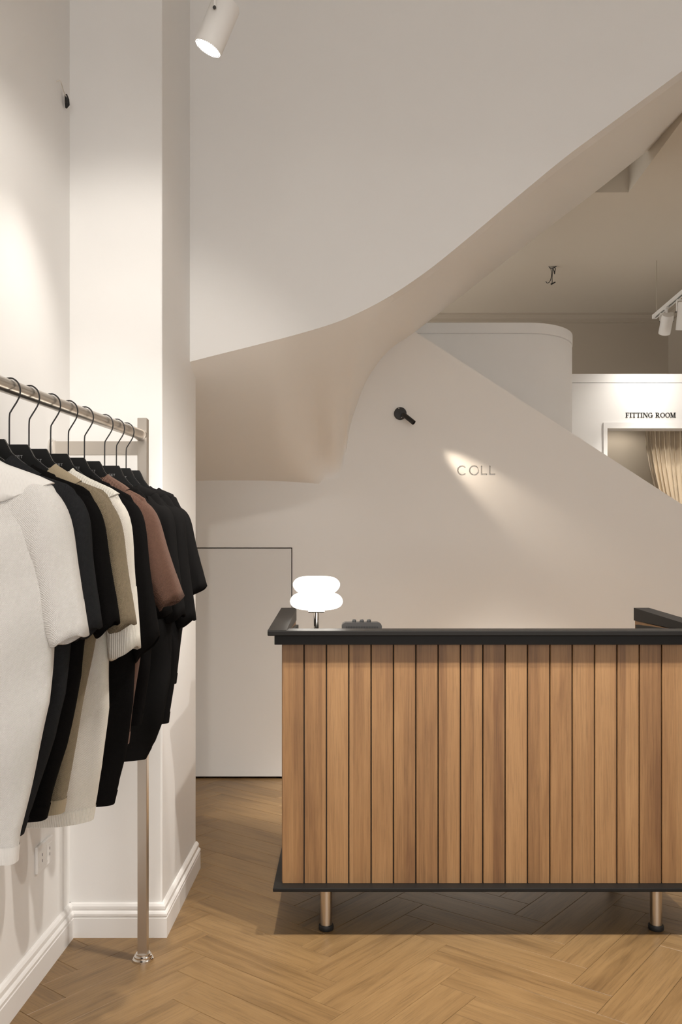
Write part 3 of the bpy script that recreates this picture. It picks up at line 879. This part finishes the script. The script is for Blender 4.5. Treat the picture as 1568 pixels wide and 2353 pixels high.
def put_hanger(D, label, sl, sr=1.0):
    global HOOKME
    r0 = rail(D)
    body, hk = hanger_geo(sl, sr)
    t = thing('clothes_hanger', tuple(r0), label, 'hanger', 'black hangers on the clothes rail')
    if HOOKME is None: HOOKME = mesh_of('hanger_hook', hk, M['blackmetal'], 60)
    bd = link('hanger_body', mesh_of('hanger_body', body, M['hanger'], 40), t, tuple(r0))
    link('hook', HOOKME, t, tuple(r0))
    link('print', PRINT, bd, tuple(r0))
    return t


# ------------------------------------------------------------------ garments
def garment(name, D, label, cat, mat, right, sleeve_o, sleeve_i, sl, collar='crew', depth=.036, cuff=None, ribmat=None, wr=1.0, seed=1, wave=0.006, group='garments on the clothes rail', hemdip=.008, slj=0.0):
    """right: body contour (halfwidth, z) from neck to hem, z measured from the hanger block's top.
    sleeve_o / sleeve_i: outer and inner silhouette of the right sleeve."""
    rnd = random.Random(seed)
    r0 = rail(D); O = Vector((r0.x, r0.y, r0.z - .125))
    zmin = right[-1][1]
    t = thing(name, (O.x, O.y, O.z + zmin), label, cat, group)
    tab = sorted([(-z, wd) for wd, z in right])
    ph = [rnd.uniform(0, 6.28) for _ in range(6)]

    def sec(z):
        u = (-z) / (-zmin)
        wd = interp(tab, -z)
        dpt = interp([(0, .022), (.06, .024), (.09, .022), (.15, .024), (.25, depth), (.5, depth), (1.2, depth * .95)], -z)
        return wd, dpt, u
    NZ, NA = 74, 96
    z0 = right[0][1]
    DIP = .085 if collar == 'polo' else .072
    def dip(x, y, z, wd):
        h_ = max(0.0, 1 - (abs(x) / wd) ** 2)
        fade = max(0.0, 1 - max(0.0, z0 - z) / .17) ** 1.3
        return -(DIP if y < 0 else .012) * h_ * fade
    V, Fs = [], []
    def ringv(z, inset=0.0, last=False):
        wd, dpt, u = sec(z)
        ring = []
        for k in range(NA):
            a = 2 * PI * k / NA
            c_, s_ = math.cos(a), math.sin(a)
            ex = .62
            x = math.copysign(abs(c_) ** ex, c_) * (wd - inset); y = math.copysign(abs(s_) ** .8, s_) * (dpt - inset)
            if x < 0: x *= sl if wd > .08 else 1
            g = smooth((u - .18) / .5) * wr
            y += g * (wave * math.sin(x * 30 + ph[0] + u * 1.5) + wave * .6 * math.sin(x * 57 + ph[1] - u * 2)) * (.55 + .45 * abs(s_))
            y += wr * .004 * math.sin(x * 22 + (-z) * 31 + ph[2]) * smooth((u - .12) / .2)
            zd = z + dip(x, s_, z, wd)
            if last: zd = zd - hemdip * math.sin(x * 20 + ph[3]) * .5
            ring.append((O.x + x, O.y + y, O.z + zd))
        return ring
    levels = [z0 + (zmin - z0) * (k / NZ) for k in range(NZ + 1)]
    for k, z in enumerate(levels):
        V += ringv(z, 0, k >= NZ - 4)
    for q, ins in ((0.0, .004), (.02, .005), (.05, .006)):
        V += ringv(zmin + q + .002, ins)
    n = len(V) // NA
    for i in range(n - 1):
        for k in range(NA):
            k2 = (k + 1) % NA
            Fs.append([i * NA + k, i * NA + k2, (i + 1) * NA + k2, (i + 1) * NA + k])
    Fs.append(list(range((n - 1) * NA, n * NA)))
    body = mk('body', (V, Fs), mat, t, loc=tuple(O), smooth=True)
    # hem band
    Vh, Fh = [], []
    for q in (0, 1, 2, 3):
        z = zmin + (.030, .020, .008, -.0005)[q]
        Vh += [(x, y + math.copysign(.0012, y - O.y), zz_) for x, y, zz_ in ringv(z, -.0012, True)]
    Vh += ringv(zmin, .0035, True)
    for i in range(4):
        for k in range(NA):
            k2 = (k + 1) % NA
            Fh.append([i * NA + k, i * NA + k2, (i + 1) * NA + k2, (i + 1) * NA + k])
    mk('hem', (Vh, Fh), ribmat or mat, t, loc=tuple(O), smooth=True, auto=60)
    # sleeves
    for side in (1, -1):
        so = spline([(a, 0, b) for a, b in sleeve_o], 6); si = spline([(a, 0, b) for a, b in sleeve_i], 6)
        nn = min(len(so), len(si)); NS = 40
        V, Fs = [], []
        ph2 = [rnd.uniform(0, 6.28) for _ in range(3)]
        f_ = 1.0 if side > 0 else sl
        def sring(o, i, q, ins=0.0, dz=0.0):
            c_ = (o + i) / 2; ax = (o - i) / 2
            ln = ax.length; axn = ax / max(ln, 1e-6)
            bd_ = interp([(0, .022), (.3, .030), (.7, .034), (1, .031)], q) - ins
            rg = []
            for k in range(NS):
                a = 2 * PI * k / NS
                wob = 1 + wr * .10 * q * math.sin(3 * a + ph2[0] + q * 2) + wr * .07 * math.sin(5 * a + ph2[1] + q * 5) * q
                p = c_ + axn * ((ln - ins) * math.copysign(abs(math.cos(a)) ** .8, math.cos(a)))
                y = bd_ * math.sin(a) * wob + wr * .004 * math.sin(q * 9 + ph2[2])
                zw = (dz + wr * .004 * math.sin(3 * a + ph2[1])) if q > .97 else 0.0
                rg.append((O.x + side * p.x * f_, O.y + y, O.z + p.z + zw))
            return rg
        for m_ in range(nn):
            V += sring(so[m_], si[m_], m_ / (nn - 1))
        V += sring(so[nn - 1], si[nn - 1], 1.0, .0045)
        V += sring(so[nn - 3], si[nn - 3], .9, .0055)
        V += sring(so[nn - 6], si[nn - 6], .8, .0065)
        n = len(V) // NS
        for i in range(n - 1):
            for k in range(NS):
                k2 = (k + 1) % NS
                Fs.append([i * NS + k, i * NS + k2, (i + 1) * NS + k2, (i + 1) * NS + k])
        Fs.append(list(range((n - 1) * NS, n * NS))); Fs.append(list(range(NS)))
        sv = mk('sleeve', (V, Fs), mat, t, loc=tuple(O), smooth=True)
        # cuff band over the sleeve's end
        k0 = int((nn - 1) * (cuff or .90)); Vc, Fc = [], []
        for m_ in range(k0, nn):
            Vc += sring(so[m_], si[m_], m_ / (nn - 1), -.002 if cuff else -.0007)
        Vc += sring(so[nn - 1], si[nn - 1], 1.0, .004)
        n = len(Vc) // NS
        for i in range(n - 1):
            for k in range(NS):
                k2 = (k + 1) % NS
                Fc.append([i * NS + k, i * NS + k2, (i + 1) * NS + k2, (i + 1) * NS + k])
        mk('cuff', (Vc, Fc), (ribmat or mat) if cuff else mat, sv, loc=tuple(O), smooth=True)
    # collar: follows the shoulder line
    def shoulder(z, extra, dy):
        wd, dpt, u = sec(z); rg = []
        for k in range(NA):
            a = 2 * PI * k / NA; c_, s_ = math.cos(a), math.sin(a)
            x = math.copysign(abs(c_) ** .62, c_) * (wd + extra); y = math.copysign(abs(s_) ** .8, s_) * (dpt + dy)
            if x < 0 and wd > .08: x *= sl
            rg.append((O.x + x, O.y + y, O.z + z + extra * .8 + dip(x, s_, z, wd + extra)))
        return rg
    if collar == 'polo':
        rings = [shoulder(z0 - .012, -.004, -.003), shoulder(z0 + .006, -.002, 0), shoulder(z0 + .012, .003, .004), shoulder(z0 + .004, .007, .008), shoulder(z0 - .014, .006, .008), shoulder(z0 - .034, .0045, .008), shoulder(z0 - .046, .004, .007), shoulder(z0 - .046, .001, .003)]
    elif collar == 'roll':
        rings = [shoulder(z0 - .010, -.004, -.003), shoulder(z0 + .006, -.002, 0), shoulder(z0 + .013, .004, .005), shoulder(z0 + .006, .008, .009), shoulder(z0 - .015, .006, .007), shoulder(z0 - .022, .002, .003)]
    else:
        rings = [shoulder(z0 - .008, -.003, -.002), shoulder(z0 + .003, -.001, 0), shoulder(z0 + .005, .002, .003), shoulder(z0 - .002, .004, .004), shoulder(z0 - .016, .003, .004), shoulder(z0 - .018, .0, .001)]
    V, Fs = [], []
    for rg in rings: V += rg
    for i in range(len(rings) - 1):
        for k in range(NA):
            k2 = (k + 1) % NA
            Fs.append([i * NA + k, i * NA + k2, (i + 1) * NA + k2, (i + 1) * NA + k])
    mk('collar', (V, Fs), ribmat or mat, t, loc=tuple(O), smooth=True, auto=70)
    return t


K = {}
K['white'] = knit('white_knit', (0.76, 0.735, 0.70), 1900, 1500, .45, contrast=.08)
K['white_rib'] = knit('white_collar_rib', (0.80, 0.775, 0.74), 2600, 0, .2, contrast=.03)
K['char'] = knit('charcoal_knit', (0.024, 0.0245, 0.026), 2000, 1700, .4, contrast=.25)
K['black'] = knit('black_knit', (0.0065, 0.006, 0.0058), 2000, 1800, .3, contrast=.3, sheen=.1)
K['black2'] = knit('black_fine_jersey', (0.0085, 0.008, 0.0078), 2000, 1500, .15, contrast=.15, sheen=.1)
K['beige'] = knit('beige_waffle_knit', (0.28, 0.222, 0.142), 1750, 1500, .7, contrast=.28)
K['beige_rib'] = knit('beige_rib', (0.37, 0.30, 0.20), 2600, 0, .3, contrast=.06)
K['cream'] = knit('cream_cable_knit', (0.72, 0.675, 0.60), 1500, 1150, .5, dist=.003, contrast=.07)
K['cream_rib'] = knit('cream_rib', (0.77, 0.73, 0.65), 1500, 0, .5, dist=.003, contrast=.08)
K['brown'] = knit('brown_waffle_knit', (0.135, 0.068, 0.045), 1700, 1500, .7, contrast=.35)
K['brown_rib'] = knit('brown_rib', (0.15, 0.082, 0.058), 1500, 0, .6, contrast=.2)

NECK = [(.062, -.040), (.10, -.058), (.15, -.078), (.19, -.098)]
SO = [(.10, -.068), (.17, -.090), (.225, -.150), (.248, -.25), (.264, -.36)]
SI = [(.15, -.235), (.17, -.26), (.185, -.30), (.195, -.35), (.222, -.395)]


def body_c(tip, *lower):
    return [(.098, -.058), (.12, -.067), (.15, -.078), (tip - .030, -.100), (tip - .014, -.130), (tip - .012, -.17), (tip - .018, -.25)] + list(lower)


def sleeve(tip, tz, eo, ei, bulge=0.0):
    """tip x,z of the shoulder, outer end and inner end of the sleeve hem."""
    o = [(.12, -.070), (tip - .045, -.098), (tip, tz), (tip + (eo[0] - tip) * .45, tz + (eo[1] - tz) * .45), eo]
    i = [(.15, -.22), (tip - .06, -.255), (tip - .052, -.29), ((tip - .05) * .5 + ei[0] * .5 - .008, -.29 * .5 + ei[1] * .5), ei]
    return o, i


def left_scale(D):
    return min(.97, (rail(D).x - WX - .022) / .30)


specs = [
    # name, D, label, category, material, body lower contour, tip, sleeve outer end, sleeve inner end, collar, extra
    ('knit_polo', 1.50, 'white knitted short-sleeved polo at the near end of the rail', 'polo shirt', 'white', .250, -.150, [(.226, -.36), (.215, -.50), (.180, -.66), (.162, -.74), (.158, -.785)], (.289, -.375), (.222, -.398), 'polo', dict(ribmat='white_rib', depth=.040, wave=.008)),
    ('knit_shirt', 1.60, 'charcoal knitted top directly behind the white polo', 'shirt', 'char', .246, -.150, [(.212, -.40), (.203, -.503), (.183, -.584), (.149, -.68), (.121, -.775)], (.272, -.372), (.222, -.402), 'roll', dict()),
    ('knit_shirt', 1.69, 'black knitted top between the charcoal top and the beige one', 'shirt', 'black', .240, -.155, [(.205, -.40), (.198, -.481), (.167, -.628), (.124, -.772)], (.274, -.372), (.225, -.405), 'crew', dict()),
    ('knit_shirt', 1.79, 'beige waffle-knit top with short sleeves', 'shirt', 'beige', .238, -.158, [(.190, -.40), (.165, -.535), (.140, -.67), (.120, -.796)], (.276, -.385), (.218, -.408), 'roll', dict(ribmat='beige_rib')),
    ('knit_sweater', 1.88, 'cream cable-knit top with ribbed elbow-length cuffs', 'sweater', 'cream', .230, -.156, [(.195, -.35), (.182, -.43), (.180, -.59), (.165, -.72), (.142, -.845)], (.252, -.449), (.184, -.480), 'polo', dict(ribmat='cream_rib', cuff=.80)),
    ('knit_shirt', 1.99, 'black long-bodied top between the cream sweater and the brown top', 'shirt', 'black', .222, -.150, [(.205, -.40), (.199, -.596), (.180, -.719), (.152, -.838)], (.262, -.44), (.205, -.500), 'crew', dict()),
    ('knit_shirt', 2.09, 'reddish-brown waffle-knit top with short sleeves', 'shirt', 'brown', .222, -.140, [(.195, -.40), (.175, -.55), (.15, -.72)], (.293, -.352), (.232, -.385), 'roll', dict(ribmat='brown_rib')),
    ('knit_shirt', 2.19, 'black top hanging directly behind the brown top', 'shirt', 'black', .196, -.140, [(.185, -.40), (.175, -.55), (.15, -.70)], (.232, -.40), (.175, -.43), 'crew', dict()),
    ('knit_shirt', 2.33, 'black top with curved hem, fourth from the far end of the rail', 'shirt', 'black2', .192, -.138, [(.19, -.40), (.185, -.60), (.164, -.72), (.14, -.78), (.114, -.83)], (.228, -.42), (.172, -.45), 'crew', dict()),
    ('jersey_shirt', 2.42, 'black top with long straight hem, second from the far end of the rail', 'shirt', 'black2', .196, -.138, [(.192, -.40), (.182, -.53), (.168, -.64), (.153, -.746)], (.233, -.44), (.178, -.470), 'crew', dict()),
    ('jersey_shirt', 2.50, 'black short-sleeved top at the far end of the rail beside the post', 'shirt', 'black2', .190, -.136, [(.18, -.40), (.165, -.52), (.15, -.64)], (.244, -.350), (.19, -.385), 'crew', dict(wr=.6)),
]
specs[8] = (specs[8][0], specs[8][1], 'black top with curved hem, third from the far end of the rail') + specs[8][3:]
for q, (nm, D, lab, cat, mt, tip, tz, lower, eo, ei, col_, ex) in enumerate(specs):
    so, si = sleeve(tip, tz, eo, ei)
    ex = dict(ex)
    if 'ribmat' in ex: ex['ribmat'] = K[ex['ribmat']]
    sl = left_scale(D)
    garment(nm, D, lab, cat, K[mt], body_c(tip, *lower), so, si, sl, col_, seed=q + 3, **ex)
    put_hanger(D, 'black hanger carrying the ' + lab.replace(' of the rail','').replace('with long straight hem, ','').replace('with curved hem, ','').replace(' with short sleeves','').replace(' directly',''), sl, (tip - .034 - .05) / .154)

# ------------------------------------------------------------------ socket on the left wall
sk = thing('wall_socket', (WX, 2.572, .322), 'white double wall socket low on the left wall', 'socket')
mk('plate', box(WX + .0002, WX + .010, 2.505, 2.640, .322, .405, .003, 2), M['white_pl'], sk)
for yy in (2.540, 2.605):
    oo = mk('outlet', box(WX + .0095, WX + .0112, yy - .024, yy + .024, .338, .389, .0008, 1), M['white_pl'], sk)
    for dz_ in (-.009, .009):
        mk('slot', box(WX + .0108, WX + .0116, yy - .0018, yy + .0018, .3635 + dz_ - .0045, .3635 + dz_ + .0045), M['blackmetal'], oo)

# cable stub near the top of the left wall
cs = thing('cable_stub', (WX, 2.75, 2.80), 'short black cable end sticking out high on the left wall', 'cable')
mk('cable', tube([tuple(p) for p in spline([(WX - .002, 2.70, 2.845), (WX + .010, 2.703, 2.850), (WX + .014, 2.712, 2.840), (WX + .012, 2.735, 2.835), (WX + .014, 2.758, 2.828)], 6)], .0016, 8), M['steel'], cs, smooth=True)
mk('plug', tube([(WX + .012, 2.757, 2.838), (WX + .013, 2.766, 2.826), (WX + .012, 2.772, 2.812), (WX + .008, 2.772, 2.800)], [.004, .0075, .008, .003], 10), M['rubber'], cs, smooth=True)
mk('wire_end', tube([(WX + .012, 2.768, 2.812), (WX + .014, 2.750, 2.815)], .003, 8), M['rubber'], cs, smooth=True)

# loose wires hanging from the back room ceiling
q0 = Vector(P(1270, 612, 6.74)); q0.z = CEILB
lw = thing('ceiling_wires', tuple(q0), 'tangle of loose black wires hanging from the back ceiling', 'wires')
def wire(name, pts, r):
    mk(name, tube([tuple(q0 + Vector(p)) for p in spline(pts, 6)], r, 8), M['rubber'], lw, smooth=True)
wire('wire', [(-.01, 0, 0.005), (-.012, 0, -.02), (-.006, .005, -.05), (-.008, 0, -.085), (-.022, 0, -.125), (-.042, 0, -.136), (-.054, 0, -.122)], .0028)
wire('wire', [(.004, 0, 0.005), (.002, 0, -.03), (-.003, -.004, -.09), (-.002, 0, -.13), (-.006, 0, -.14)], .0028)
wire('wire', [(.01, .01, .005), (.026, .01, -.012), (.022, .008, -.04), (.018, 0, -.062), (.012, -.004, -.04), (.004, -.01, -.02), (.03, -.014, -.004)], .0035)
wire('wire', [(-.03, 0, .003), (-.022, 0, -.012), (-.006, 0, -.016), (.012, .004, -.012), (.03, .004, .003)], .003)
mk('connector', tube([tuple(q0 + Vector(p)) for p in [(-.012, 0, -.146), (.004, 0, -.139), (.024, 0, -.128)]], [.007, .006, .0045], 10), M['rubber'], lw, smooth=True)
